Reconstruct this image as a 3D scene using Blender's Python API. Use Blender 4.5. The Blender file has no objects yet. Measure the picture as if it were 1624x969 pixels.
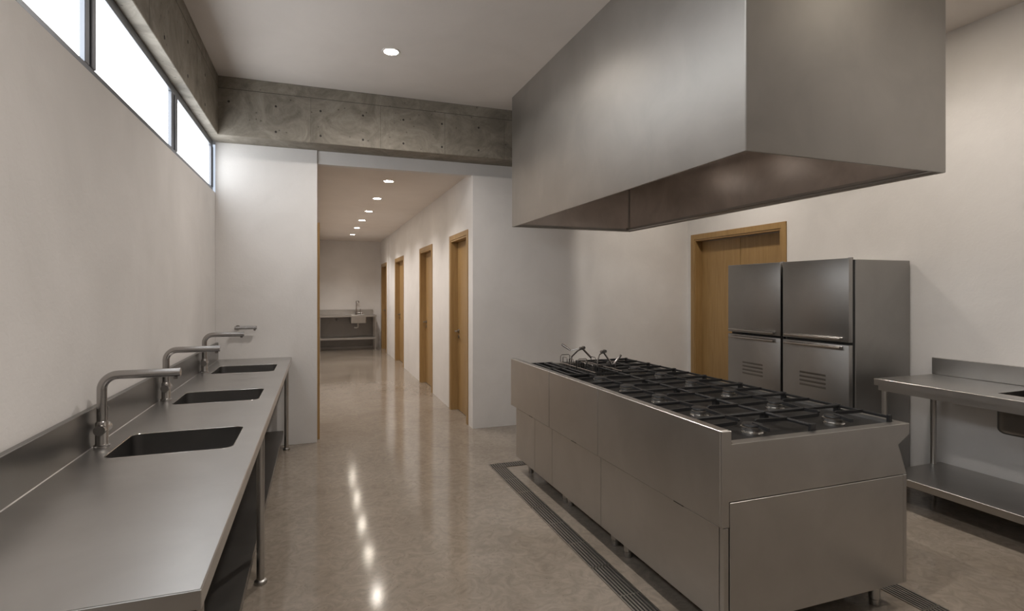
import bpy, bmesh, math, random
from mathutils import Vector, Matrix
random.seed(7)
SC = bpy.context.scene
COL = SC.collection
PI = math.pi

# ------------------------------------------------------------------ helpers
class MB:
    """Collects shapes in one bmesh; build() links them as one mesh object."""
    def __init__(self):
        self.bm = bmesh.new()

    def _merge(self, bm2):
        me = bpy.data.meshes.new('tmp')
        bm2.to_mesh(me); bm2.free()
        self.bm.from_mesh(me)
        bpy.data.meshes.remove(me)
        return self

    def box(self, x0, x1, y0, y1, z0, z1, bev=0.0, seg=1):
        b = bmesh.new()
        x0, x1 = min(x0, x1), max(x0, x1); y0, y1 = min(y0, y1), max(y0, y1); z0, z1 = min(z0, z1), max(z0, z1)
        v = [b.verts.new((x, y, z)) for x in (x0, x1) for y in (y0, y1) for z in (z0, z1)]
        for f in ((0, 1, 3, 2), (4, 6, 7, 5), (0, 4, 5, 1), (2, 3, 7, 6), (0, 2, 6, 4), (1, 5, 7, 3)):
            b.faces.new([v[i] for i in f])
        if bev > 0:
            bmesh.ops.bevel(b, geom=list(b.edges), offset=bev, segments=seg, profile=0.5, affect='EDGES')
        return self._merge(b)

    def prism(self, poly, axis, a0, a1, bev=0.0):
        """extrude a 2D polygon along an axis; poly coordinates are the two other axes in xyz order"""
        b = bmesh.new()
        def P(p, a):
            return {'x': (a, p[0], p[1]), 'y': (p[0], a, p[1]), 'z': (p[0], p[1], a)}[axis]
        lo = [b.verts.new(P(p, a0)) for p in poly]
        hi = [b.verts.new(P(p, a1)) for p in poly]
        n = len(poly)
        b.faces.new(lo); b.faces.new(hi[::-1])
        for i in range(n):
            b.faces.new([lo[i], hi[i], hi[(i + 1) % n], lo[(i + 1) % n]])
        bmesh.ops.recalc_face_normals(b, faces=list(b.faces))
        if bev > 0:
            bmesh.ops.bevel(b, geom=list(b.edges), offset=bev, segments=1, affect='EDGES')
        return self._merge(b)

    def tube(self, pts, r, seg=10, closed=False, caps=True):
        """sweep a circle along a polyline; r may be one radius per point"""
        b = bmesh.new()
        pts = [Vector(p) for p in pts]
        n = len(pts)
        rs = r if isinstance(r, (list, tuple)) else [r] * n
        rings = []
        prev = None
        for i, p in enumerate(pts):
            if closed:
                t = (pts[(i + 1) % n] - pts[i - 1]).normalized()
            else:
                t = (pts[min(i + 1, n - 1)] - pts[max(i - 1, 0)]).normalized()
            if prev is None:
                ref = Vector((0, 0, 1)) if abs(t.z) < 0.9 else Vector((1, 0, 0))
                u = t.cross(ref).normalized()
            else:
                u = (prev - t * prev.dot(t)).normalized()
            prev = u
            w = t.cross(u)
            rings.append([b.verts.new(p + (u * math.cos(2 * PI * k / seg) + w * math.sin(2 * PI * k / seg)) * rs[i]) for k in range(seg)])
        m = n if closed else n - 1
        for i in range(m):
            A, B = rings[i], rings[(i + 1) % n]
            for k in range(seg):
                b.faces.new([A[k], A[(k + 1) % seg], B[(k + 1) % seg], B[k]])
        if caps and not closed:
            b.faces.new(rings[0][::-1]); b.faces.new(rings[-1])
        bmesh.ops.recalc_face_normals(b, faces=list(b.faces))
        return self._merge(b)

    def cyl(self, p0, p1, r, seg=20):
        return self.tube([p0, p1], r, seg)

    def lathe(self, prof, c=(0, 0, 0), seg=28):
        """profile of (radius, z) turned about the vertical through c"""
        b = bmesh.new()
        rings = []
        for (r, z) in prof:
            if r < 1e-6:
                rings.append([b.verts.new((c[0], c[1], c[2] + z))])
            else:
                rings.append([b.verts.new((c[0] + r * math.cos(2 * PI * k / seg), c[1] + r * math.sin(2 * PI * k / seg), c[2] + z)) for k in range(seg)])
        for A, B in zip(rings, rings[1:]):
            for k in range(seg):
                k2 = (k + 1) % seg
                if len(A) == 1 and len(B) == 1: continue
                if len(A) == 1: b.faces.new([A[0], B[k], B[k2]])
                elif len(B) == 1: b.faces.new([A[k], B[0], A[k2]])
                else: b.faces.new([A[k], B[k], B[k2], A[k2]])
        bmesh.ops.recalc_face_normals(b, faces=list(b.faces))
        return self._merge(b)

    def loft(self, loops, cap0=True, cap1=True):
        b = bmesh.new()
        R = [[b.verts.new(p) for p in L] for L in loops]
        n = len(R[0])
        for A, B in zip(R, R[1:]):
            for k in range(n):
                b.faces.new([A[k], A[(k + 1) % n], B[(k + 1) % n], B[k]])
        if cap0: b.faces.new(R[0][::-1])
        if cap1: b.faces.new(R[-1])
        bmesh.ops.recalc_face_normals(b, faces=list(b.faces))
        return self._merge(b)

    def cut(self, cutters):
        """boolean difference with other MBs, kept as plain geometry"""
        me = bpy.data.meshes.new('base'); self.bm.to_mesh(me)
        o = bpy.data.objects.new('base', me); COL.objects.link(o)
        tmp = []
        for c in cutters:
            cm = bpy.data.meshes.new('cut'); c.bm.to_mesh(cm); c.bm.free()
            co = bpy.data.objects.new('cut', cm); COL.objects.link(co); tmp.append(co)
            m = o.modifiers.new('b', 'BOOLEAN'); m.operation = 'DIFFERENCE'; m.solver = 'EXACT'; m.object = co
        dg = bpy.context.evaluated_depsgraph_get(); dg.update()
        res = bpy.data.meshes.new_from_object(o.evaluated_get(dg))
        self.bm.free(); self.bm = bmesh.new(); self.bm.from_mesh(res)
        bpy.data.meshes.remove(res)
        for q in tmp + [o]:
            mm = q.data; bpy.data.objects.remove(q); bpy.data.meshes.remove(mm)
        return self

    def build(self, name, mat, parent=None, label=None, smooth=35):
        me = bpy.data.meshes.new(name)
        self.bm.to_mesh(me); self.bm.free()
        me.materials.append(mat)
        for p in me.polygons: p.use_smooth = True
        me.set_sharp_from_angle(angle=math.radians(smooth))
        o = bpy.data.objects.new(name, me); COL.objects.link(o)
        if parent: o.parent = parent
        if label: o['label'] = label
        return o

def tag(o, label, cat=None, group=None, kind=None):
    o['label'] = label
    if cat: o['category'] = cat
    if group: o['group'] = group
    if kind: o['kind'] = kind
    return o

def thing(name, label, cat, loc=(0, 0, 0), group=None, kind=None, rz=0):
    o = bpy.data.objects.new(name, None); COL.objects.link(o)
    o.empty_display_size = 0.1
    o.location = loc; o.rotation_euler = (0, 0, rz)
    return tag(o, label, cat, group, kind)

def dup(root, loc, label):
    r = root.copy(); COL.objects.link(r); r.location = loc; r['label'] = label
    for ch in list(root.children):
        c = ch.copy(); COL.objects.link(c); c.parent = r
        for g in list(ch.children):
            d = g.copy(); COL.objects.link(d); d.parent = c
    return r

def rrect(x0, x1, y0, y1, r, z, n=5):
    pts = []
    for cx, cy, a0 in ((x1 - r, y1 - r, 0), (x0 + r, y1 - r, 90), (x0 + r, y0 + r, 180), (x1 - r, y0 + r, 270)):
        for k in range(n + 1):
            a = math.radians(a0 + 90 * k / n)
            pts.append((cx + r * math.cos(a), cy + r * math.sin(a), z))
    return pts

def arc(c, r, a0, a1, n, plane='xz'):
    out = []
    for k in range(n + 1):
        a = math.radians(a0 + (a1 - a0) * k / n)
        p, q = r * math.cos(a), r * math.sin(a)
        out.append({'xz': (c[0] + p, c[1], c[2] + q), 'yz': (c[0], c[1] + p, c[2] + q), 'xy': (c[0] + p, c[1] + q, c[2])}[plane])
    return out

# ------------------------------------------------------------------ materials
def new_mat(name):
    m = bpy.data.materials.new(name); m.use_nodes = True
    nt = m.node_tree
    return m, nt, nt.nodes['Principled BSDF']

def N(nt, kind, **kw):
    n = nt.nodes.new(kind)
    for k, v in kw.items():
        if k in n.inputs: n.inputs[k].default_value = v
        else: setattr(n, k, v)
    return n

def coords(nt, scale=(1, 1, 1)):
    tc = nt.nodes.new('ShaderNodeTexCoord')
    mp = nt.nodes.new('ShaderNodeMapping'); mp.inputs['Scale'].default_value = scale
    nt.links.new(tc.outputs['Object'], mp.inputs['Vector'])
    return mp.outputs['Vector']

def ramp(nt, fac, stops):
    r = nt.nodes.new('ShaderNodeValToRGB')
    while len(r.color_ramp.elements) < len(stops): r.color_ramp.elements.new(0.5)
    for e, (p, c) in zip(r.color_ramp.elements, stops):
        e.position = p; e.color = (*c, 1)
    nt.links.new(fac, r.inputs['Fac'])
    return r.outputs['Color']

def bump(nt, b, h, strength, dist=0.01):
    n = N(nt, 'ShaderNodeBump', Strength=strength, Distance=dist)
    nt.links.new(h, n.inputs['Height']); nt.links.new(n.outputs['Normal'], b.inputs['Normal'])

def plaster(name, c1, c2, rough=0.75):
    m, nt, b = new_mat(name)
    v = coords(nt)
    big = N(nt, 'ShaderNodeTexNoise', Scale=1.6, Detail=5.0, Roughness=0.6, Distortion=0.6)
    nt.links.new(v, big.inputs['Vector'])
    nt.links.new(ramp(nt, big.outputs['Fac'], [(0.3, c1), (0.7, c2)]), b.inputs['Base Color'])
    fine = N(nt, 'ShaderNodeTexNoise', Scale=28.0, Detail=4.0, Distortion=1.2)
    nt.links.new(v, fine.inputs['Vector'])
    bump(nt, b, fine.outputs['Fac'], 0.10, 0.01)
    b.inputs['Roughness'].default_value = rough
    b.inputs['Specular IOR Level'].default_value = 0.2
    return m

def steel(name, col, rough, var=0.05, metal=1.0):
    m, nt, b = new_mat(name)
    v = coords(nt)
    n = N(nt, 'ShaderNodeTexNoise', Scale=3.0, Detail=4.0, Roughness=0.6, Distortion=0.5)
    nt.links.new(v, n.inputs['Vector'])
    lo = tuple(c * (1 - var * 1.6) for c in col); hi = tuple(min(1, c * (1 + var)) for c in col)
    nt.links.new(ramp(nt, n.outputs['Fac'], [(0.3, lo), (0.7, hi)]), b.inputs['Base Color'])
    mr = N(nt, 'ShaderNodeMapRange')
    mr.inputs['To Min'].default_value = rough * 0.88; mr.inputs['To Max'].default_value = rough * 1.14
    nt.links.new(n.outputs['Fac'], mr.inputs['Value']); nt.links.new(mr.outputs['Result'], b.inputs['Roughness'])
    f = N(nt, 'ShaderNodeTexNoise', Scale=60.0, Detail=2.0, Distortion=1.0)
    nt.links.new(v, f.inputs['Vector'])
    bump(nt, b, f.outputs['Fac'], 0.012, 0.01)
    b.inputs['Metallic'].default_value = metal
    return m

def plain(name, col, rough=0.5, metal=0.0, emit=None, es=0.0):
    m, nt, b = new_mat(name)
    b.inputs['Base Color'].default_value = (*col, 1); b.inputs['Roughness'].default_value = rough
    b.inputs['Metallic'].default_value = metal
    if emit:
        b.inputs['Emission Color'].default_value = (*emit, 1); b.inputs['Emission Strength'].default_value = es
    return m

def wood_mat():
    m, nt, b = new_mat('oak')
    v = coords(nt, (14, 14, 0.9))
    n = N(nt, 'ShaderNodeTexNoise', Scale=2.2, Detail=6.0, Roughness=0.65, Distortion=0.5)
    nt.links.new(v, n.inputs['Vector'])
    nt.links.new(ramp(nt, n.outputs['Fac'], [(0.25, (0.265, 0.155, 0.057)), (0.55, (0.335, 0.207, 0.082)), (0.8, (0.385, 0.245, 0.105))]), b.inputs['Base Color'])
    b.inputs['Roughness'].default_value = 0.42
    bump(nt, b, n.outputs['Fac'], 0.05, 0.005)
    return m

def floor_mat():
    m, nt, b = new_mat('polished_concrete')
    v = coords(nt)
    big = N(nt, 'ShaderNodeTexNoise', Scale=0.9, Detail=6.0, Roughness=0.62, Distortion=1.0)
    nt.links.new(v, big.inputs['Vector'])
    base = ramp(nt, big.outputs['Fac'], [(0.3, (0.225, 0.188, 0.150)), (0.5, (0.265, 0.225, 0.183)), (0.72, (0.31, 0.267, 0.222))])
    swirl = N(nt, 'ShaderNodeTexNoise', Scale=9.0, Detail=5.0, Roughness=0.6, Distortion=2.6)
    nt.links.new(v, swirl.inputs['Vector'])
    sw = ramp(nt, swirl.outputs['Fac'], [(0.33, (0.79, 0.79, 0.79)), (0.64, (1.10, 1.10, 1.10))])
    mul = nt.nodes.new('ShaderNodeMix'); mul.data_type = 'RGBA'; mul.blend_type = 'MULTIPLY'; mul.inputs['Factor'].default_value = 0.8
    nt.links.new(base, mul.inputs['A']); nt.links.new(sw, mul.inputs['B'])
    # fine aggregate specks
    vo = N(nt, 'ShaderNodeTexVoronoi', Scale=26.0)
    nt.links.new(v, vo.inputs['Vector'])
    sp = ramp(nt, vo.outputs['Distance'], [(0.05, (0.50, 0.46, 0.42)), (0.11, (1, 1, 1))])
    mul2 = nt.nodes.new('ShaderNodeMix'); mul2.data_type = 'RGBA'; mul2.blend_type = 'MULTIPLY'; mul2.inputs['Factor'].default_value = 0.75
    nt.links.new(mul.outputs['Result'], mul2.inputs['A']); nt.links.new(sp, mul2.inputs['B'])
    nt.links.new(mul2.outputs['Result'], b.inputs['Base Color'])
    mr = N(nt, 'ShaderNodeMapRange'); mr.inputs['To Min'].default_value = 0.085; mr.inputs['To Max'].default_value = 0.14
    nt.links.new(big.outputs['Fac'], mr.inputs['Value']); nt.links.new(mr.outputs['Result'], b.inputs['Roughness'])
    b.inputs['IOR'].default_value = 1.5
    bump(nt, b, swirl.outputs['Fac'], 0.004, 0.01)
    return m

def concrete_mat():
    m, nt, b = new_mat('board_formed_concrete')
    v = coords(nt)
    n1 = N(nt, 'ShaderNodeTexNoise', Scale=3.4, Detail=9.0, Roughness=0.72, Distortion=1.3)
    nt.links.new(v, n1.inputs['Vector'])
    base = ramp(nt, n1.outputs['Fac'], [(0.28, (0.125, 0.108, 0.084)), (0.5, (0.225, 0.20, 0.162)), (0.72, (0.33, 0.30, 0.25))])
    # air pockets
    vo = N(nt, 'ShaderNodeTexVoronoi', Scale=13.0); vo.inputs['Randomness'].default_value = 1.0
    nt.links.new(v, vo.inputs['Vector'])
    pk = ramp(nt, vo.outputs['Distance'], [(0.06, (0.30, 0.28, 0.26)), (0.13, (1, 1, 1))])
    mx = nt.nodes.new('ShaderNodeMix'); mx.data_type = 'RGBA'; mx.blend_type = 'MULTIPLY'; mx.inputs['Factor'].default_value = 0.7
    nt.links.new(base, mx.inputs['A']); nt.links.new(pk, mx.inputs['B'])
    nt.links.new(mx.outputs['Result'], b.inputs['Base Color'])
    b.inputs['Roughness'].default_value = 0.7
    n2 = N(nt, 'ShaderNodeTexNoise', Scale=16.0, Detail=6.0, Distortion=1.4)
    nt.links.new(v, n2.inputs['Vector'])
    bump(nt, b, n2.outputs['Fac'], 0.22, 0.012)
    return m

M_WALL = plaster('wall_plaster', (0.66, 0.637, 0.615), (0.73, 0.706, 0.685))
M_CEIL = plaster('ceiling_plaster', (0.68, 0.632, 0.588), (0.73, 0.68, 0.636), 0.85)
M_FLOOR = floor_mat()
M_CONC = concrete_mat()
M_HOLE = plain('tie_hole_dark', (0.045, 0.04, 0.035), 0.9)
M_WOOD = wood_mat()
M_STEEL = steel('brushed_steel', (0.50, 0.485, 0.465), 0.35)
M_SPLASH = steel('backsplash_steel', (0.25, 0.242, 0.232), 0.32)
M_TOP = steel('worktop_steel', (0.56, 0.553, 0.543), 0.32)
M_HOOD = steel('hood_steel', (0.455, 0.437, 0.412), 0.47)
M_INNER = steel('hood_lining_steel', (0.74, 0.69, 0.655), 0.33, 0.10)
M_FRIDGE = steel('refrigerator_steel', (0.335, 0.325, 0.312), 0.40)
M_TAP = steel('tap_steel', (0.42, 0.40, 0.385), 0.24, 0.03)
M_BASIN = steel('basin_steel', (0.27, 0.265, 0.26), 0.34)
M_DARKST = steel('dark_steel', (0.20, 0.19, 0.18), 0.35)
M_BLACK = plain('black_enamel', (0.014, 0.013, 0.012), 0.5)
M_IRON = plain('cast_iron', (0.016, 0.016, 0.017), 0.42)
M_RUBBER = plain('black_gasket', (0.008, 0.008, 0.008), 0.6)
M_CHROME = steel('burner_steel', (0.62, 0.60, 0.57), 0.2, 0.03)
M_FRAME = plain('window_frame_grey', (0.19, 0.2, 0.22), 0.38, 0.6)
M_HANDLE = steel('door_handle_steel', (0.30, 0.28, 0.255), 0.3)
M_LAMPRING = plain('lamp_ring_white', (0.75, 0.72, 0.68), 0.5)
M_LAMP = plain('lamp_diffuser', (1, 1, 1), 0.5, 0, (1.0, 0.90, 0.76), 60.0)
M_HLAMP = plain('hood_fill_glass', (1, 1, 1), 0.4, 0, (1.0, .9, .8), 1.4)
M_PANE = plain('frosted_daylit_pane', (0.8, 0.82, 0.84), 0.35, 0, (0.92, 0.96, 1.0), 3.4)

# ------------------------------------------------------------------ dimensions
XL, YB, XR, H = -0.925, 5.885, 4.55, 3.53
CX0, CX1, CH, CEND = 0.0, 1.645, 2.89, 15.2
YF = -2.6
SILL, HEAD = 2.496, 2.985

# ------------------------------------------------------------------ room shell
def struct(mb, name, mat, label):
    o = mb.build(name, mat); tag(o, label, None, None, 'structure'); return o

struct(MB().box(-1.2, 5.0, YF - .2, CEND + .3, -0.12, 0.0), 'floor', M_FLOOR, 'polished beige concrete floor with soft reflections')
struct(MB().box(-1.2, 5.0, YF - .2, YB + .12, H, H + .12), 'ceiling', M_CEIL, 'smooth pale ceiling over the kitchen')
struct(MB().box(-.14, 2.0, YB + .115, CEND + .2, CH, CH + .12), 'ceiling_corridor', M_CEIL, 'smooth pale ceiling of the corridor')

w = MB().box(XL - .25, XL, YF, YB + .1, 0, SILL).box(XL - .25, XL, YF, -2.0, SILL, HEAD)
struct(w, 'wall_left', M_WALL, 'pale plastered wall behind the long sink counter, under the high windows')
struct(MB().box(XL, CX0, YB, YB + .115, 0, HEAD, .002), 'wall_back_left', M_WALL, 'bright plastered wall end between window and corridor')
struct(MB().box(CX1, XR, YB, YB + .115, 0, 2.85), 'wall_back_right', M_WALL, 'pale plastered wall between corridor and double door')
struct(MB().box(XL - .25, XR + .2, YF - .15, YF, 0, H), 'wall_front', M_WALL, 'pale plastered wall at the near end of the kitchen')

# right wall with its double-door opening
DR0, DR1, DRH = 4.36, 5.745, 2.205
w = MB().box(XR, XR + .2, YF, DR0, 0, H).box(XR, XR + .2, DR1, YB + .115, 0, H).box(XR, XR + .2, DR0, DR1, DRH, H)
struct(w, 'wall_right', M_WALL, 'pale plastered wall behind the refrigerators')

# corridor walls with their door openings (frame outer edges)
CD = [(6.077, 6.998), (8.142, 9.218), (11.045, 12.318)]
FARD = (13.78, 14.93); JOG, XJ = 13.45, 1.632
AW, DH = 0.062, 2.262
w = MB()
y = YB + .115
for a, c in CD:
    w.box(CX1, CX1 + .2, y, a + AW, 0, CH).box(CX1, CX1 + .2, a + AW, c - AW, DH - AW, CH); y = c - AW
w.box(CX1, CX1 + .2, y, JOG, 0, CH)
w.box(XJ, CX1 + .2, JOG, FARD[0] + AW, 0, CH).box(XJ, CX1 + .2, FARD[0] + AW, FARD[1] - AW, DH - AW, CH).box(XJ, CX1 + .2, FARD[1] - AW, CEND, 0, CH)
struct(w, 'wall_corridor_right', M_WALL, 'pale corridor wall with four oak doors')
LD = (6.01, 6.95)
w = MB().box(-.14, 0, LD[1] - AW, CEND, 0, CH).box(-.14, 0, LD[0] + AW, LD[1] - AW, DH - AW, CH).box(-.14, 0, YB + .115, LD[0] + AW, 0, CH)
struct(w, 'wall_corridor_left', M_WALL, 'corridor wall seen edge on beside the wall end')
struct(MB().box(-.14, CX1 + .2, CEND, CEND + .15, 0, CH), 'wall_corridor_end', M_WALL, 'pale wall closing the far end of the corridor')

# concrete beams
b = struct(MB().box(XL - .25, -.857, YF, 5.6, HEAD, H, .004), 'trim_1', M_CONC, 'grey cast concrete beam above the high windows')
def holes(parent, pts, axis):
    mb = MB()
    for p in pts:
        if axis == 'y': mb.cyl((p[0], 5.6 - .0015, p[1]), (p[0], 5.61, p[1]), .0105, 14)
        else: mb.cyl((-.857 + .0015, p[0], p[1]), (-.867, p[0], p[1]), .0125, 14)
    h_ = mb.build('tie_hole', M_HOLE, parent); h_['label'] = 'small dark formwork tie holes'
    return h_
def seams(parent, axis, a0, a1, cuts):
    mb = MB()
    if axis == 'y':
        mb.box(a0, a1, 5.6 - .0016, 5.603, 3.416, 3.421)
        for c in cuts: mb.box(c, c + .0025, 5.6 - .0012, 5.603, HEAD + .005, 3.418)
    else:
        mb.box(-.86, -.857 + .0016, a0, a1, 3.418, 3.421)
        for c in cuts: mb.box(-.86, -.857 + .0012, c, c + .0016, HEAD + .005, 3.418)
    mb.build('formwork_seam', M_DSEAM, parent)
M_DSEAM = plain('seam_grey', (0.09, 0.08, 0.065), 0.85)
holes(b, [(yy, zz) for yy in (4.98, 4.36, 3.74, 3.12) for zz in (3.30, 3.06)], 'x')
seams(b, 'x', YF, 5.59, [4.67, 3.43, 2.2])
b = struct(MB().box(XL - .25, XR + .2, 5.6, YB + .115, HEAD, H, .004), 'trim_2', M_CONC, 'grey cast concrete beam across the kitchen above the corridor opening')
hx = [-.77, -.37, .03, .43, .83, 1.23, 1.63, 2.03, 2.43, 2.83, 3.23, 3.63, 4.03]
holes(b, [(xx, 3.30) for xx in hx] + [(xx, 3.058) for xx in hx[1:]], 'y')
seams(b, 'y', -.855, XR, [-.06, .60, 1.26, 1.92, 2.6, 3.3])
struct(MB().box(CX0 + .001, XR, YB + .02, YB + .115, 2.85, HEAD), 'trim_3', M_WALL, 'plastered lintel under the concrete beam over the corridor opening')

# window strip
win = thing('window_1', 'high strip window of frosted white panes in grey metal frames', None, (0, 0, 0), None, 'structure')
fx0, fx1 = -1.01, -.945
f = MB().box(fx0, fx1, -2.0, YB, SILL, 2.543, .003).box(fx0, fx1, -2.0, YB, 2.93, HEAD, .003)
f.build('frame', M_FRAME, win)
edges = [(-2.0, -1.92), (-.30, -.20), (1.27, 1.37), (2.835, 2.945), (4.315, 4.465), (5.80, YB)]
for a, c in edges:
    m = MB().box(fx0, fx1, a, a + (c - a) * .42, 2.543, 2.93, .003).box(fx0, fx1 - .022, a + (c - a) * .42, a + (c - a) * .58, 2.543, 2.93).box(fx0, fx1 + .004, a + (c - a) * .58, c, 2.543, 2.93, .003)
    m.build('mullion', M_FRAME, win)
for (a, c), (d, e) in zip(edges, edges[1:]):
    MB().box(-.975, -.967, c, d, 2.543, 2.93).build('pane', M_PANE, win)

# ------------------------------------------------------------------ doors
def lever(px, py, z, side, toward, parent):
    """lever handle on a leaf whose face looks along side*x"""
    m = MB()
    m.cyl((px, py, z), (px + side * .012, py, z), .026, 20)
    m.cyl((px, py, z), (px + side * .055, py, z), .010, 12)
    m.tube([(px + side * .05, py, z), (px + side * .055, py + toward * .02, z), (px + side * .055, py + toward * .12, z)], .0095, 10)
    m.cyl((px, py, z - .075), (px + side * .009, py, z - .075), .022, 18)
    return m.build('handle', M_HANDLE, parent, 'dark steel lever handle')

def corridor_door(name, y0, y1, xw, side, label, proud=.012, depth=.085):
    """frame outer edges y0..y1 in a wall face at xw; the opening goes away from 'side'"""
    d = thing(name, label, None, (xw, (y0 + y1) / 2, 0), None, 'structure')
    h = (y1 - y0) / 2
    s = side
    fr = MB()
    for e in (-1, 1):
        fr.box(s * proud, -s * .004, e * h, e * (h - AW), 0, DH, .002)
        fr.box(s * proud * .5, -s * (depth + .05), e * (h - AW), e * (h - AW - .02), 0, DH - AW)
    fr.box(s * proud, -s * .004, -h + AW, h - AW, DH - AW, DH, .002)
    fr.box(s * proud * .5, -s * (depth + .05), -h + AW + .02, h - AW - .02, DH - AW - .02, DH - AW - .0005)
    fr.build('frame', M_WOOD, d)
    leaf = MB().box(-s * depth, -s * (depth + .042), -h + AW + .022, h - AW - .022, .006, DH - AW - .022, .002).build('leaf', M_WOOD, d)
    lever(-s * depth, h - AW - .085, 1.03, s, -1, leaf)
    return d

lab = ['oak corridor door nearest the kitchen', 'oak corridor door second from the kitchen', 'oak corridor door third from the kitchen']
for i, (a, c) in enumerate(CD):
    corridor_door('door_%d' % (i + 1), a, c, CX1, -1, lab[i])
corridor_door('door_4', FARD[0], FARD[1], XJ, -1, 'farthest oak corridor door beside the small sink table')
corridor_door('door_5', LD[0], LD[1], 0.0, 1, 'oak door frame seen edge on at the corridor opening', .024)

d = thing('door_6', 'wide oak double door behind the refrigerators', None, (XR, (DR0 + DR1) / 2, 0), None, 'structure')
h = (DR1 - DR0) / 2
fr = MB()
for e in (-1, 1):
    fr.box(-.014, .006, e * (h - .004), e * (h + AW), 0, DRH + AW, .002)
    fr.box(-.006, .16, e * h, e * (h - .022), 0, DRH)
fr.box(-.014, .006, -h + .004, h - .004, DRH - .004, DRH + AW, .002)
fr.box(-.006, .16, -h + .022, h - .022, DRH - .022, DRH - .0045)
fr.build('frame', M_WOOD, d)
for e in (-1, 1):
    lf = MB().box(.095, .14, e * .003, e * (h - .024), .006, DRH - .026, .002).build('leaf', M_WOOD, d)
    if e < 0: lever(.095, -.07, 1.03, -1, -1, lf)

# ------------------------------------------------------------------ ceiling lamps
def downlight(name, x, y, z, r, label, group, watt, cone=128, blend=.75):
    t = thing(name, label, 'ceiling light', (x, y, z), group)
    MB().lathe([(r * .86, -.001), (r * .9, -.006), (r * 1.08, -.005), (r * 1.14, 0), (r * .86, 0)], seg=32).build('ring', M_LAMPRING, t)
    MB().lathe([(0, -.0035), (r * .88, -.0035), (r * .88, -.0005), (0, -.0005)], seg=32).build('diffuser', M_LAMP, t)
    ld = bpy.data.lights.new('lamp_beam', 'SPOT'); ld.energy = watt; ld.color = (1.0, .94, .89)
    ld.spot_size = math.radians(cone); ld.spot_blend = blend; ld.shadow_soft_size = r * .8
    lo = bpy.data.objects.new('lamp_beam', ld); COL.objects.link(lo); lo.location = (x, y, z - .02)
    return t
ordn = ['nearest the kitchen', 'second from the kitchen', 'third from the kitchen', 'fourth from the kitchen', 'fifth from the kitchen', 'farthest from the kitchen']
for k, yy in enumerate((6.74, 8.06, 9.40, 10.64, 11.97, 13.43)):
    downlight('downlight', (.82, .815, .815, .80, .795, .79)[k], yy, CH, .062, 'round warm downlight in the corridor ceiling, ' + ordn[k], 'corridor downlights', 44 if k < 4 else 62, 130, .75)
downlight('downlight', .575, 4.56, H, .066, 'round warm downlight in the tall kitchen ceiling before the beam', 'kitchen downlights', 78, 164, .8)
for (x, yy, l) in ((.575, 1.5, 'beside the hood'), (3.62, 4.6, 'behind the hood above the double door'), (3.62, 2.6, 'behind the hood above the refrigerators'), (3.62, .5, 'above the bench along the wall')):  # unseen downlights added as fill to brighten the walls
    downlight('downlight', x, yy, H, .066 if x < 1 else .115, 'added unseen fill downlight in the kitchen ceiling ' + l, 'kitchen downlights', 105 if x < 1 else 50, 150, 1.0)

# ------------------------------------------------------------------ sink counter on the left
CZ = .885
cnt = thing('sink_counter', 'long brushed steel sink counter under the high windows', 'sink counter', (-.58, 3.6, 0))
ox, oy = -.58, 3.6
def L(x0, x1, y0, y1, z0, z1): return (x0 - ox, x1 - ox, y0 - oy, y1 - oy, z0, z1)
SINKS = [(2.565, 2.965), (3.645, 4.06), (4.885, 5.365)]
top = MB().prism([(XL + .003 - ox, CZ - .004), (-.247 - ox, CZ - .004), (-.247 - ox, CZ - .045), (-.243 - ox, CZ - .045), (-.243 - ox, CZ - .003), (-.246 - ox, CZ), (XL + .003 - ox, CZ)], 'y', 1.374 - oy, YB - .004 - oy)
top.box(*L(XL + .003, -.2432, 1.3705, 1.3745, CZ - .045, CZ - .001), .0012)
cuts = []
for a, c in SINKS:
    cuts.append(MB().loft([rrect(-.805 - ox, -.338 - ox, a - oy, c - oy, .045, z) for z in (CZ - .1, CZ + .1)]))
top.cut(cuts)
top.build('worktop', M_TOP, cnt, None, 30)
MB().box(*L(XL + .003, XL + .028, 1.37, YB - .004, CZ + .0005, 1.05), .002).build('backsplash', M_SPLASH, cnt)
MB().prism([(XL + .028 - ox, CZ + .0003), (XL + .031 - ox, CZ + .0003), (XL + .028 - ox, CZ + .0035)], 'y', 1.372 - oy, YB - .006 - oy).build('weld_seam', M_TOP, cnt)
MB().box(*L(-.9, -.86, 1.40, YB - .02, .78, CZ - .046)).box(*L(-.30, -.265, 1.40, YB - .02, .80, CZ - .046)).box(*L(-.9, -.265, 1.40, 1.44, .80, CZ - .046)).build('support_rail', M_STEEL, cnt)
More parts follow.
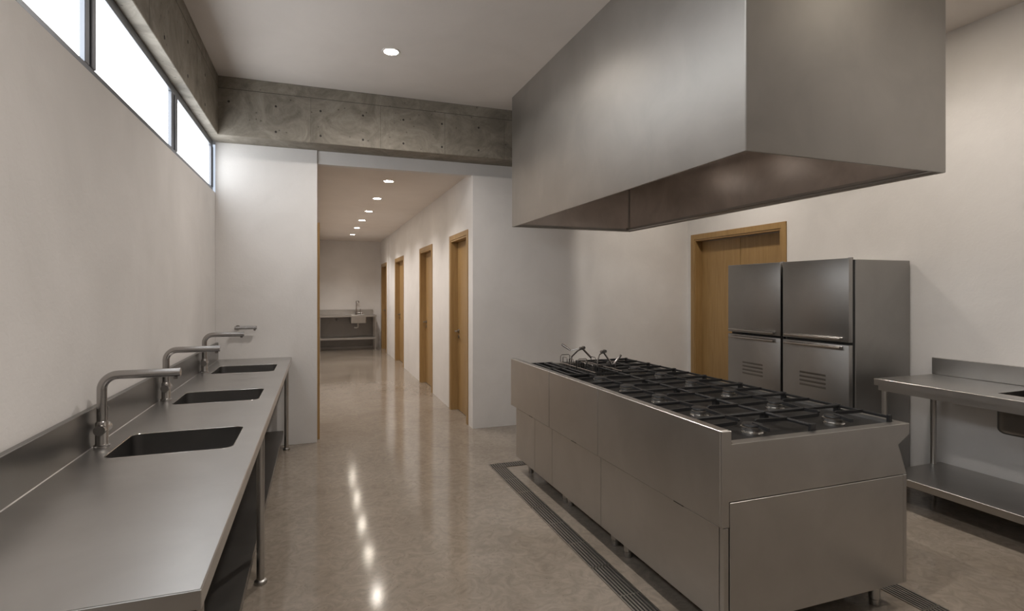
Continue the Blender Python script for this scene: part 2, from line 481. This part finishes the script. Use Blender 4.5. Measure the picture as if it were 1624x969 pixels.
def basin(x0, x1, y0, y1, zt, dep, mat, parent, name='basin', r=.045, t=.012):
    lo = []
    f = min(.035, dep * .3) if r > .02 else .006
    for k in range(5):
        a = PI / 2 * k / 4
        e = -t + f * (1 - math.sin(a))
        lo.append(rrect(x0 + e, x1 - e, y0 + e, y1 - e, max(.004, r + t - e - t), zt - dep + f * (1 - math.cos(a))))
    lo += [rrect(x0 - t, x1 + t, y0 - t, y1 + t, r + t, zt), rrect(x0 - .001, x1 + .001, y0 - .001, y1 + .001, r, zt)]
    for k in range(4, -1, -1):
        a = PI / 2 * k / 4
        e = .002 + f * (1 - math.sin(a))
        lo.append(rrect(x0 + e, x1 - e, y0 + e, y1 - e, max(.004, r - e), zt - dep + .004 + f * (1 - math.cos(a))))
    o = MB().loft(lo).build(name, mat, parent, None, 50)
    cx, cy = (x0 + x1) / 2, (y0 + y1) / 2
    MB().lathe([(0, .004), (.02, .004), (.026, .006), (.042, .005), (.044, .001), (.044, -.004), (0, -.004)], (cx, cy, zt - dep + .004), 24).build('drain', M_CHROME, o)
    MB().tube(rrect(x0 + .0005, x1 - .0005, y0 + .0005, y1 - .0005, r, zt + .0035), .0022, 6, True).build('rim', M_CHROME, o)
    MB().cyl((cx, cy, zt - dep + .001), (cx, cy, zt - dep - .09), .022, 16).tube([(cx, cy, zt - dep - .085), (cx, cy, zt - dep - .11), (cx - .05, cy, zt - dep - .13), (cx - .10, cy, zt - dep - .12)], .018, 12).build('waste_pipe', M_STEEL, o)
    return o
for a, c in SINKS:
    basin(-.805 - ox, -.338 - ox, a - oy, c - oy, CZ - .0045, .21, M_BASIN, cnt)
MB().box(*L(-.86, -.318, 1.45, YB - .01, .117, .152), .003).build('shelf', M_DARKST, cnt)
for yy in (1.52, 3.157, 5.72):
    for xx in (-.283, -.86):
        lg = MB().cyl((xx - ox, yy - oy, .012), (xx - ox, yy - oy, .82), .0195, 18).build('leg', M_STEEL, cnt)
        MB().lathe([(0, 0), (.031, 0), (.033, .006), (.030, .016), (.021, .022), (0, .022)], (xx - ox, yy - oy, 0), 20).build('foot', M_STEEL, lg)

# taps
def make_tap(label):
    t = thing('mixer_tap', label, 'tap', (0, 0, 0), 'mixer taps along the sink counter')
    MB().lathe([(0, 0), (.030, 0), (.031, .010), (.025, .013), (.0235, .016), (.0235, .105), (.019, .112), (.0, .112)], seg=28).build('body', M_TAP, t)
    pts = [(0, 0, .10), (0, 0, .235)] + arc((.06, 0, .245), .06, 180, 90, 9) + [(.15, 0, .305), (.292, 0, .305)]
    sp = MB().tube(pts, .0185, 20).build('spout', M_TAP, t, None, 50)
    MB().cyl((.272, 0, .288), (.272, 0, .276), .0095, 14).build('aerator', M_DARKST, sp)
    MB().cyl((0, -.034, .077), (0, .058, .077), .0215, 24).build('valve', M_TAP, t)
    MB().tube([(.0, .046, .085), (.002, .046, .10), (.004, .046, .165)], [.007, .0062, .0062], 10).build('lever', M_TAP, t)
    return t
t1 = make_tap('tall steel mixer tap at the nearest basin of the long counter')
t1.location = (-.862, 2.76, CZ)
dup(t1, (-.862, 3.80, CZ), 'steel mixer tap at the middle basin of the long counter')
dup(t1, (-.864, 5.0, CZ), 'steel mixer tap at the far basin of the long counter')
t = thing('wall_spout', 'short horizontal steel spout fixed to the wall past the far basin', 'tap', (-.73, YB, 1.19))
sp = MB().tube([(0, 0, 0), (0, -.05, 0)] , .012, 14).tube([(-.022, -.062, 0), (-.018, -.062, 0), (.175, -.062, 0)], [.013, .0165, .0165], 18).build('spout', M_TAP, t)
MB().cyl((.155, -.062, -.014), (.155, -.062, -.027), .009, 14).build('aerator', M_DARKST, t)
MB().cyl((0, -.0005, 0), (0, -.008, 0), .024, 20).build('rosette', M_TAP, t)

# ------------------------------------------------------------------ cooking range island
rg = thing('cooking_range', 'long steel cooking range island with black gas burners', 'range', (2.16, 3.16, 0))
ox, oy = 2.16, 3.16
YN, YE = 1.84, 4.47
LB = .13
# upper carcass (profile of the nose side), lower carcass
prof = [(1.646, .655), (2.700, .655), (2.645, .803), (2.722, .852), (2.722, .872), (1.646, .872)]
MB().prism([(x - ox, z) for x, z in prof], 'y', YN + .012 - oy, YE - .012 - oy).cut(
    [MB().box(*L(1.96, 2.24, 3.62, 4.30, .70, 1.0))]).build('upper_body', M_STEEL, rg)
endp = [(1.596, .552), (1.634, .552), (1.634, .658), (2.708, .658), (2.651, .805), (2.73, .851), (2.73, .902), (1.645, .902), (1.645, .959), (1.596, .959)]
MB().prism([(x - ox, z) for x, z in endp], 'y', YN - oy, YN + .011 - oy, .0015).build('upper_end_panel', M_STEEL, rg)
MB().prism([(x - ox, z) for x, z in endp], 'y', YE - .011 - oy, YE - oy, .0015).build('upper_end_panel', M_STEEL, rg)
MB().box(*L(1.615, 2.69, YN + .02, 4.36, LB + .005, .655)).build('lower_body', M_DARKST, rg)
MB().box(*L(1.637, 2.683, YN, YN + .018, LB, .654), .0015).build('lower_end_panel', M_STEEL, rg)
MB().box(*L(2.686, 2.709, YN + .001, YN + .03, LB, .654), .0015).build('corner_strip', M_STEEL, rg)
MB().box(*L(1.608, 1.633, YN + .003, YN + .03, LB, .548), .0015).build('corner_strip', M_STEEL, rg)
MB().box(*L(2.692, 2.709, YN + .033, 4.37, LB, .654), .0015).build('service_panel', M_STEEL, rg)
MB().box(*L(1.61, 2.70, 4.362, 4.375, LB, .654), .0015).build('lower_end_panel', M_STEEL, rg)
g = .0022
for a, c in ((YN + .0095, 2.911), (2.911, 3.637), (3.637, YE - .0095)):
    MB().box(*L(1.595, 1.644, a + g, c - g, .552, .96), .003).build('upper_side_panel', M_STEEL, rg)
ys = [YN + .034, 2.895, 3.614, 3.95, 4.37]
for a, c in zip(ys, ys[1:]):
    MB().box(*L(1.608, 1.63, a + g, c - g, LB, .545), .0025).build('lower_side_panel', M_STEEL, rg)
for yy in (2.14, 3.25, 4.02):     # finger pulls in the seam
    MB().box(*L(1.600, 1.612, yy - .035, yy + .035, .5465, .5505)).build('finger_pull', M_RUBBER, rg)
# control knobs on the far, nose side
for yy in [1.98 + .36 * k for k in range(7)]:
    MB().tube([(2.676 - ox, yy - oy, .735), (2.718 - ox, yy - oy, .751)], [.026, .022], 20).build('knob', M_RUBBER, rg)
# steel rim of the hob
rim = MB().box(*L(1.644, 1.664, YN + .011, YE - .011, .872, .898)).box(*L(2.700, 2.728, YN + .011, YE - .011, .872, .9015)).box(*L(1.664, 2.70, YN + .011, 1.893, .872, .9015)).box(*L(1.664, 2.70, 4.43, YE - .011, .872, .9015))
rim.build('hob_rim', M_STEEL, rg)
pan = MB().box(*L(1.664, 2.70, 1.893, 4.43, .872, .884)).cut([MB().box(*L(1.96, 2.24, 3.62, 4.30, .7, 1.0))])
pan.build('hob_pan', M_BLACK, rg)
well = MB().box(*L(1.962, 2.238, 3.622, 4.298, .72, .726)).box(*L(1.962, 1.967, 3.622, 4.298, .726, .885)).box(*L(2.233, 2.238, 3.622, 4.298, .726, .885)).box(*L(1.967, 2.233, 3.622, 3.627, .726, .885)).box(*L(1.967, 2.233, 4.293, 4.298, .726, .885))
well.build('fryer_well', M_BLACK, rg)
rw = MB().box(*L(1.945, 1.96, 3.605, 4.315, .885, .913), .002).box(*L(2.24, 2.255, 3.605, 4.315, .885, .913), .002).box(*L(1.96, 2.24, 3.605, 3.62, .885, .913), .002).box(*L(1.96, 2.24, 4.30, 4.315, .885, .913), .002).box(*L(2.255, 2.40, 3.605, 3.625, .885, .918), .002)
rw.build('fryer_rim', M_CHROME, rg)

COLX = (1.917, 2.432); PITCH = .36; Y0 = 2.02
def burner_mesh():
    a = MB().lathe([(0, 0), (.05, 0), (.05, .008), (.046, .012), (.052, .017), (.053, .033), (.048, .036), (0, .036)], seg=28)
    c = MB().lathe([(0, .0365), (.044, .0365), (.046, .039), (.044, .045), (.036, .047), (0, .047)], seg=28)
    return a, c
def grate_mesh(front=True):
    m = MB()
    hw, hd, z0, z1 = .252, .176, .030, .046
    t = .0075
    for e in (-1, 1):
        if e > 0 or front: m.box(-hw, hw, e * hd - .011, e * hd + .002, z0, z1, .003)          # long bars across
        m.box(e * hw - .006, e * hw + .006, -hd, hd, z0, z1 - .003, .003)
        # corner feet
        for q in (-1, 1):
            m.box(e * hw - .011, e * hw + .011, q * hd - .011, q * hd + .011, 0, z1 + .002, .003)
        # fingers
        m.prism([(e * hw, z0), (e * .062, z0 + .004), (e * .052, z1 - .002), (e * .062, z1 + .005), (e * hw, z1)], 'y', -.006, .006)
        m.prism([(e * hd, z0), (e * .060, z0 + .004), (e * .050, z1 - .002), (e * .060, z1 + .005), (e * hd, z1)], 'x', -.006, .006)
    return m
proto = None
for k in range(7):
    for ci, cx in enumerate(COLX):
        if ci == 0 and k > 4: continue
        yy = Y0 + PITCH * k
        loc = (cx - ox, yy - oy, .884)
        if proto is None:
            a, c = burner_mesh()
            bo = a.build('burner', M_CHROME, rg); bc = c.build('burner_cap', M_IRON, bo, 'black cap', 50)
            go = grate_mesh(False).build('pan_support', M_IRON, rg, 'black cast iron grate')
            proto = (bo, bc, go)
        elif k == 1 and ci == 0:
            bo = proto[0].copy(); COL.objects.link(bo); bo.parent = rg
            bc = proto[1].copy(); COL.objects.link(bc); bc.parent = bo
            go = grate_mesh().build('pan_support', M_IRON, rg, 'black cast iron grate')
            proto = (bo, bc, go)
        else:
            bo = proto[0].copy(); COL.objects.link(bo); bo.parent = rg
            bc = proto[1].copy(); COL.objects.link(bc); bc.parent = bo
            go = proto[2].copy(); COL.objects.link(go); go.parent = rg
        bo.location = (loc[0], loc[1] - (.01 if k == 0 else 0), loc[2]); go.location = (loc[0], loc[1] + (.03 if k == 0 else 0), loc[2])
        if k == 0: go.scale = (1, .80, 1)
        else: go.scale = (1, 1, 1)
# slim cover grates beside the fryer
for yy in (3.82, 4.18):
    m = MB()
    for q in (1.70, 1.78, 1.86, 1.92):
        m.box(*L(q - .007, q + .007, yy - .165, yy + .165, .912, .927), .003)
    for e in (-.165, .165):
        m.box(*L(1.685, 1.935, yy + e - .008, yy + e + .008, .884, .927), .003)
    m.build('pan_support', M_IRON, rg, 'black cast iron grate')
for (xx, yy) in ((1.715, 4.297), (1.72, 3.613), (1.725, 3.545), (1.713, 2.905), (1.708, 2.75), (1.70, 1.96), (2.594, 1.92), (2.60, 2.75), (2.60, 2.905), (2.60, 3.58), (2.60, 4.297)):
    MB().lathe([(0, 0), (.021, 0), (.023, .008), (.021, .028), (.0255, .034), (.0255, LB + .004), (0, LB + .004)], (xx - ox, yy - oy, 0), 20).build('leg', M_STEEL, rg)

# fry baskets in the well
def wires(m, x0, x1, y0, y1, z0, z1, nx, ny, r=.0016):
    for i in range(nx + 1):
        x = x0 + (x1 - x0) * i / nx
        m.tube([(x, y0, z1), (x, y0, z0), (x, y1, z0), (x, y1, z1)], r, 5)
    for i in range(ny + 1):
        y = y0 + (y1 - y0) * i / ny
        m.tube([(x0, y, z1), (x0, y, z0), (x1, y, z0), (x1, y, z1)], r, 5)
    for q in (0.33, 0.66):
        z = z0 + (z1 - z0) * q
        m.tube([(x0, y0, z), (x1, y0, z), (x1, y1, z), (x0, y1, z)], r, 5, True)
    return m
def fry_basket(y0, y1, label, hv):
    t = thing('fry_basket', label, 'fryer basket', (2.10, (y0 + y1) / 2, .73), 'fryer baskets in the well at the far end of the range')
    lx, ly = .118, (y1 - y0) / 2
    wires(MB(), -lx, lx, -ly, ly, .0, .195, 10, 12).build('mesh', M_STEEL, t)
    MB().tube([(-lx, -ly, .20), (lx, -ly, .20), (lx, ly, .20), (-lx, ly, .20)], .0042, 8, True).build('rim', M_TAP, t)
    lp = MB()
    for (sx, a, c) in ((-1, .02, .10), (-1, -.10, -.02), (1, -.04, .04)):
        x = sx * lx
        lp = MB()
        lp.tube([(x, a, .20), (x, a, .245)] + arc((x, a + .01, .245), .01, 180, 90, 4, 'yz') + arc((x, c - .01, .245), .01, 90, 0, 4, 'yz') + [(x, c, .20)], .0034, 8)
        lp.build('hook', M_TAP, t)
    lp = MB()
    lp.tube([(-lx, ly, .20), (-lx, ly, .255), (-lx + .012, ly, .267), (-.04, ly, .267), (-.03, ly, .255), (-.03, ly, .20)], .0034, 8)
    lp.build('hook', M_TAP, t)
    for (a, bb, cc, gg) in hv:
        hd = MB().tube([a, (a[0] + .004, a[1], a[2] + .05), ((a[0] + bb[0]) / 2 - .01, bb[1], bb[2] - .022), bb], .0065, 8).tube([bb, cc], .008, 8).build('handle', M_TAP, t)
        MB().tube([(bb[0] - .012, bb[1] - .014, bb[2]), (bb[0] - .012, bb[1] + .014, bb[2])], .0125, 14).tube([(bb[0] + .012, bb[1] - .014, bb[2] + .006), (bb[0] + .012, bb[1] + .014, bb[2] + .006)], .0125, 14).build('joint', M_DARKST, hd)
        d0, d1 = Vector(gg[0]), Vector(gg[1])
        MB().tube([d0, d0.lerp(d1, .2), d0.lerp(d1, .75), d1], [.007, .009, .011, .0085], 12).build('grip', M_TAP, hd)
        if len(gg) > 2:
            MB().tube([gg[2], d0], .003, 8).build('grip_rod', M_TAP, hd)
    return t
# far basket: handle folded up, grip reaching back; near basket: grip reaching forward
fry_basket(3.975, 4.275, 'wire fryer basket at the far end of the range, grip tilted up and back',
           [((-.03, .12, .20), (.045, .06, .325), (.115, .03, .245), ((-.028, .14, .302), (-.085, .20, .352), (.035, .06, .325)))])
fry_basket(3.645, 3.950, 'wire fryer basket nearer the burners, handle bent over with raised grip',
           [((.055, .14, .20), (.112, .14, .318), (.185, .13, .215), ((.20, .13, .215), (.272, .13, .288)))])

# ------------------------------------------------------------------ hood
hd = thing('range_hood', 'large square brushed steel extraction hood hanging over the range', 'hood', (2.5775, 3.625, 2.204))
HX0, HX1, HY0, HY1 = 1.88 - 2.5775, 3.275 - 2.5775, 2.01 - 3.625, 5.24 - 3.625
HZ = H - 2.204 - .001
t = .012
def hl(d, z): return rrect(HX0 + d, HX1 - d, HY0 + d, HY1 - d, .010, z, 3)
MB().loft([hl(0, HZ), hl(0, .003), hl(.002, 0), hl(t, 0), hl(t, HZ)], False, False).build('canopy', M_HOOD, hd, None, 40)
i0 = .016
ln = MB()
ln.box(HX0 + i0, HX0 + i0 + .004, HY0 + i0, HY1 - i0, .012, .5).box(HX1 - i0 - .004, HX1 - i0, HY0 + i0, HY1 - i0, .012, .5).box(HX0 + i0, HX1 - i0, HY0 + i0, HY0 + i0 + .004, .012, .5).box(HX0 + i0, HX1 - i0, HY1 - i0 - .004, HY1 - i0, .012, .5).box(HX0 + i0, HX1 - i0, HY0 + i0, HY1 - i0, .5, .51)
ln.build('lining', M_INNER, hd, 'dark brownish steel inner lining')
gt = MB()
gw = .045
gt.box(HX1 - i0 - .004 - gw, HX1 - i0 - .004, HY0 + .02, HY1 - .02, .012, .016).box(HX1 - i0 - .004 - gw, HX1 - i0 - gw, HY0 + .02, HY1 - .02, .012, .034, .001)
gt.box(HX0 + .02, HX1 - .02, HY1 - i0 - .03, HY1 - i0 - .004, .012, .016).box(HX0 + .02, HX1 - .02, HY1 - i0 - .03, HY1 - i0 - .026, .012, .028, .001)
gt.box(HX0 + i0 + .004, HX0 + i0 + .02, HY0 + .02, HY1 - .02, .012, .016).box(HX0 + .02, HX1 - .02, HY0 + i0 + .004, HY0 + i0 + .02, .012, .016)
gt.build('grease_gutter', M_STEEL, hd)
MB().cyl((HX1 - i0 - .009, HY1 - i0 - .009, .016), (HX1 - i0 - .009, HY1 - i0 - .009, .498), .005, 12).build('corner_seam', M_STEEL, hd)
for yy in (-1.1, -.37, .37, 1.1):
    fl = MB().box(-.52, .52, yy - .33, yy + .33, .46, .498, .004)
    for q in range(12): fl.box(-.50, .50, yy - .31 + q * .054, yy - .31 + q * .054 + .03, .452, .461)
    fl.build('filter', M_INNER, hd)
for yy in (-.735, 0, .735):  # hidden lamps added inside the hood to lighten its lining
    MB().lathe([(0, 0), (.07, .0), (.075, .012), (.0, .012)], (0, yy, .43), 20).build('hood_fill_lamp', M_HLAMP, hd, 'small unseen lamp added under the filters to lighten the lining')

# ------------------------------------------------------------------ refrigerators
def fridge(y0, y1, label):
    yc = (y0 + y1) / 2; h = (y1 - y0) / 2
    t = thing('refrigerator', label, 'refrigerator', (4.19, yc, 0), 'steel refrigerators by the double door')
    xf = 3.857 - 4.19
    MB().box(xf + .068, 4.535 - 4.19, -h, h, .11, 1.795, .004).build('cabinet', M_FRIDGE, t)
    MB().box(xf + .045, xf + .067, -h + .008, h - .008, .13, 1.79).build('gasket', M_RUBBER, t, 'black door seal')
    for z0, z1, zh, e in ((1.148, 1.803, 1.172, 1), (.135, 1.128, 1.103, -1)):
        d_ = MB().box(xf, xf + .044, -h + .002, h - .002, z0, z1, .004, 2).build('door', M_FRIDGE, t)
        m = MB().tube([(xf - .026, -h + .055, zh), (xf - .026, h - .045, zh)], .0115, 14)
        for q in (-h + .062, h - .055): m.cyl((xf + .001, q, zh), (xf - .028, q, zh), .011, 12)
        m.box(xf - .008, xf + .001, -h + .05, h - .04, zh - .010, zh + .014, .002)
        m.build('handle', M_TAP, d_, 'polished steel bar handle')
        if e < 0:
            v = MB()
            for k in range(4):
                z = .76 + k * .034
                v.prism([(xf - .0035, z), (xf + .001, z - .006), (xf + .001, z + .005)], 'y', -h + .205, -h + .455)
                v.box(xf - .0008, xf + .001, -h + .205, -h + .455, z + .005, z + .012)
            v.build('vent', M_DARKST, d_, 'four louvre slots')
    MB().cyl((xf + .055, -h + .03, 1.796), (xf + .055, -h + .03, 1.81), .018, 14).build('hinge', M_FRIDGE, t)
    for sx in (xf + .1, .30):
        for sy in (-h + .06, h - .06):
            MB().lathe([(0, 0), (.024, 0), (.024, .02), (.018, .03), (.018, .112), (0, .112)], (sx, sy, 0), 16).build('leg', M_STEEL, t)
    return t
fridge(3.055, 3.690, 'wider looking steel refrigerator with its side exposed next to the sink bench')
fridge(3.712, 4.365, 'farther steel refrigerator partly covering the oak double door')

# ------------------------------------------------------------------ sink bench on the right
bt = thing('sink_bench', 'steel sink bench with lower shelf against the wall beside the refrigerators', 'sink bench', (4.22, 1.9, 0))
ox, oy = 4.22, 1.9
BY0, BY1 = .85, 2.885
bx = MB().prism([(4.545 - ox, .896), (3.899 - ox, .896), (3.899 - ox, .852), (3.895 - ox, .852), (3.895 - ox, .898), (3.897 - ox, .9), (4.545 - ox, .9)], 'y', BY0 - oy, BY1 - .004 - oy)
bx.box(*L(3.8952, 4.545, BY1 - .0045, BY1, .852, .899), .0012)
bx.cut([MB().loft([rrect(4.06 - ox, 4.40 - ox, 1.45 - oy, 2.205 - oy, .03, z) for z in (.8, 1.0)])])
bx.build('worktop', M_STEEL, bt, None, 30)
MB().box(*L(3.912, 4.53, BY0 + .02, BY1 - .02, .815, .851)).cut([MB().box(*L(3.96, 4.47, 1.3, 2.30, .7, 1.0))]).build('apron', M_STEEL, bt)
MB().box(*L(4.528, 4.547, BY0, BY1, .9015, 1.03), .002).build('backsplash', M_STEEL, bt)
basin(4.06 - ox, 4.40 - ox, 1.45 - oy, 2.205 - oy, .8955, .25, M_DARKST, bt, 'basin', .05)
MB().box(*L(3.90, 4.545, BY0 + .02, BY1 - .05, .175, .225), .003).build('shelf', M_STEEL, bt)
for yy in (BY0 + .06, 2.83):
    for xx in (3.93, 4.46):
        lg = MB().cyl((xx - ox, yy - oy, .01), (xx - ox, yy - oy, .82), .019, 18).build('leg', M_STEEL, bt)
        MB().lathe([(0, 0), (.027, 0), (.029, .006), (.020, .02), (0, .02)], (xx - ox, yy - oy, 0), 18).build('foot', M_STEEL, lg)

# ------------------------------------------------------------------ small sink table at the corridor end
et = thing('sink_table', 'small steel sink table against the far corridor wall', 'sink table', (.76, 14.85, 0))
ox, oy = .76, 14.85
tp = MB().prism([(14.58 - oy, .872), (14.584 - oy, .872), (14.584 - oy, .911), (15.19 - oy, .911), (15.19 - oy, .915), (14.582 - oy, .915), (14.58 - oy, .913)], 'x', .03 - ox, 1.465 - ox)
tp.cut([MB().loft([rrect(.83 - ox, 1.20 - ox, 14.66 - oy, 15.02 - oy, .012, z) for z in (.8, 1.0)])])
tp.build('worktop', M_STEEL, et, None, 30)
MB().box(*L(.03, 1.43, 15.165, 15.19, .9155, 1.045), .002).build('backsplash', M_STEEL, et)
MB().box(*L(.03, 1.455, 14.60, 15.17, .285, .335), .002).build('shelf', M_STEEL, et)
MB().box(*L(.04, 1.45, 15.172, 15.19, .06, .868)).build('shade_panel', M_DARKST, et)  # dark sheet added to stand in for the shadow under the worktop
for xx in (.06, 1.44):
    for yy in (14.625, 15.13):
        MB().box(*L(xx - .017, xx + .017, yy - .017, yy + .017, 0, .871), .002).build('leg', M_STEEL, et)
basin(.83 - ox, 1.20 - ox, 14.66 - oy, 15.02 - oy, .9105, .205, M_STEEL, et, 'basin', .012)
MB().tube([(.46 - ox, 15.171 - oy, .80), (.46 - ox, 15.10 - oy, .80), (.50 - ox, 15.06 - oy, .78)], .014, 10).build('wall_pipe', M_STEEL, et)
et2 = thing('mixer_tap', 'tall swan neck tap on the small sink table at the corridor end', 'tap', (.985, 15.09, .915))
MB().lathe([(0, 0), (.03, 0), (.03, .01), (.022, .015), (.022, .09), (0, .09)], seg=18).build('body', M_TAP, et2)
MB().tube([(0, 0, .08), (0, 0, .33)] + arc((.03, -.0, .33), .035, 180, 20, 8) + [(.066, 0, .31)], .013, 12).build('spout', M_TAP, et2)
MB().cyl((.0, 0, .05), (.11, -.02, .05), .014, 12).cyl((.10, -.02, .05), (.10, -.02, .15), .010, 10).lathe([(0, 0), (.028, 0), (.028, .03), (.018, .05), (0, .05)], (.14, -.02, 0), 16).build('lever', M_TAP, et2)

# ------------------------------------------------------------------ floor drain
dr = thing('floor_drain', 'slotted steel floor drain channel framing the cooking range', 'floor drain', (2.16, 2.9, 0))
ox, oy = 2.16, 2.9
DX0, DX1, DX2, DX3, DY0, DY1, DY2 = 1.440, 1.556, 2.760, 2.876, .9, 4.505, 4.612
MB().box(*L(DX0, DX1, DY0, DY2, .0003, .0012)).box(*L(DX2, DX3, DY0, DY2, .0003, .0012)).box(*L(DX1, DX2, DY1, DY2, .0003, .0012)).build('channel', M_RUBBER, dr, 'black channel gaps')
def longgrate(x0, x1, y0, y1):
    m = MB(); n = 6; wd = (x1 - x0) / n
    for k in range(n + 1):
        xx = x0 + k * wd
        m.box(*L(xx - .0045, xx + .0045, y0, y1, .001, .005))
    yy = y0
    while yy < y1:
        m.box(*L(x0, x1, yy - .003, yy + .003, .001, .0035)); yy += .30
    m.box(*L(x0, x1, y0, y0 + .005, .001, .005)).box(*L(x0, x1, y1 - .005, y1, .001, .005))
    m.build('grate', M_DRAIN, dr)
M_DRAIN = steel('drain_steel', (0.40, 0.37, 0.335), 0.38)
for a, c in ((DY0, 1.796), (1.80, 2.696), (2.70, 3.596), (3.60, 4.498)):
    longgrate(DX0, DX1, a, c); longgrate(DX2, DX3, a, c)
def crossgrate(x0, x1):
    m = MB(); n = int((x1 - x0) / .021)
    for k in range(n + 1):
        xx = x0 + (x1 - x0) * k / n
        m.box(*L(xx - .005, xx + .005, DY1, DY2, .001, .005))
    m.box(*L(x0, x1, DY1, DY1 + .006, .001, .005)).box(*L(x0, x1, DY2 - .006, DY2, .001, .005))
    m.build('grate', M_DRAIN, dr)
crossgrate(DX0, 2.155); crossgrate(2.165, DX3)

# ------------------------------------------------------------------ world, camera, view
wd = bpy.data.worlds.new('World'); SC.world = wd; wd.use_nodes = True
bg = wd.node_tree.nodes['Background']
bg.inputs['Color'].default_value = (.75, .85, 1.0, 1); bg.inputs['Strength'].default_value = 0.6

cam = bpy.data.cameras.new('camera'); co = bpy.data.objects.new('camera', cam); COL.objects.link(co)
co.location = (0, 0, 1.55); co.rotation_euler = (PI / 2, 0, -.3448)
cam.sensor_width = 36; cam.lens = 860 / 1624 * 36; cam.shift_y = -23.3 / 1624
cam.clip_start = .05
SC.camera = co
SC.view_settings.view_transform = 'Standard'; SC.view_settings.look = 'None'
SC.view_settings.gamma = 1; SC.view_settings.use_curve_mapping = False
SC.view_settings.exposure = 0.62
SC.cycles.use_denoising = True
SC.cycles.max_bounces = 10; SC.cycles.diffuse_bounces = 6; SC.cycles.glossy_bounces = 8
SC.cycles.sample_clamp_indirect = 6.0
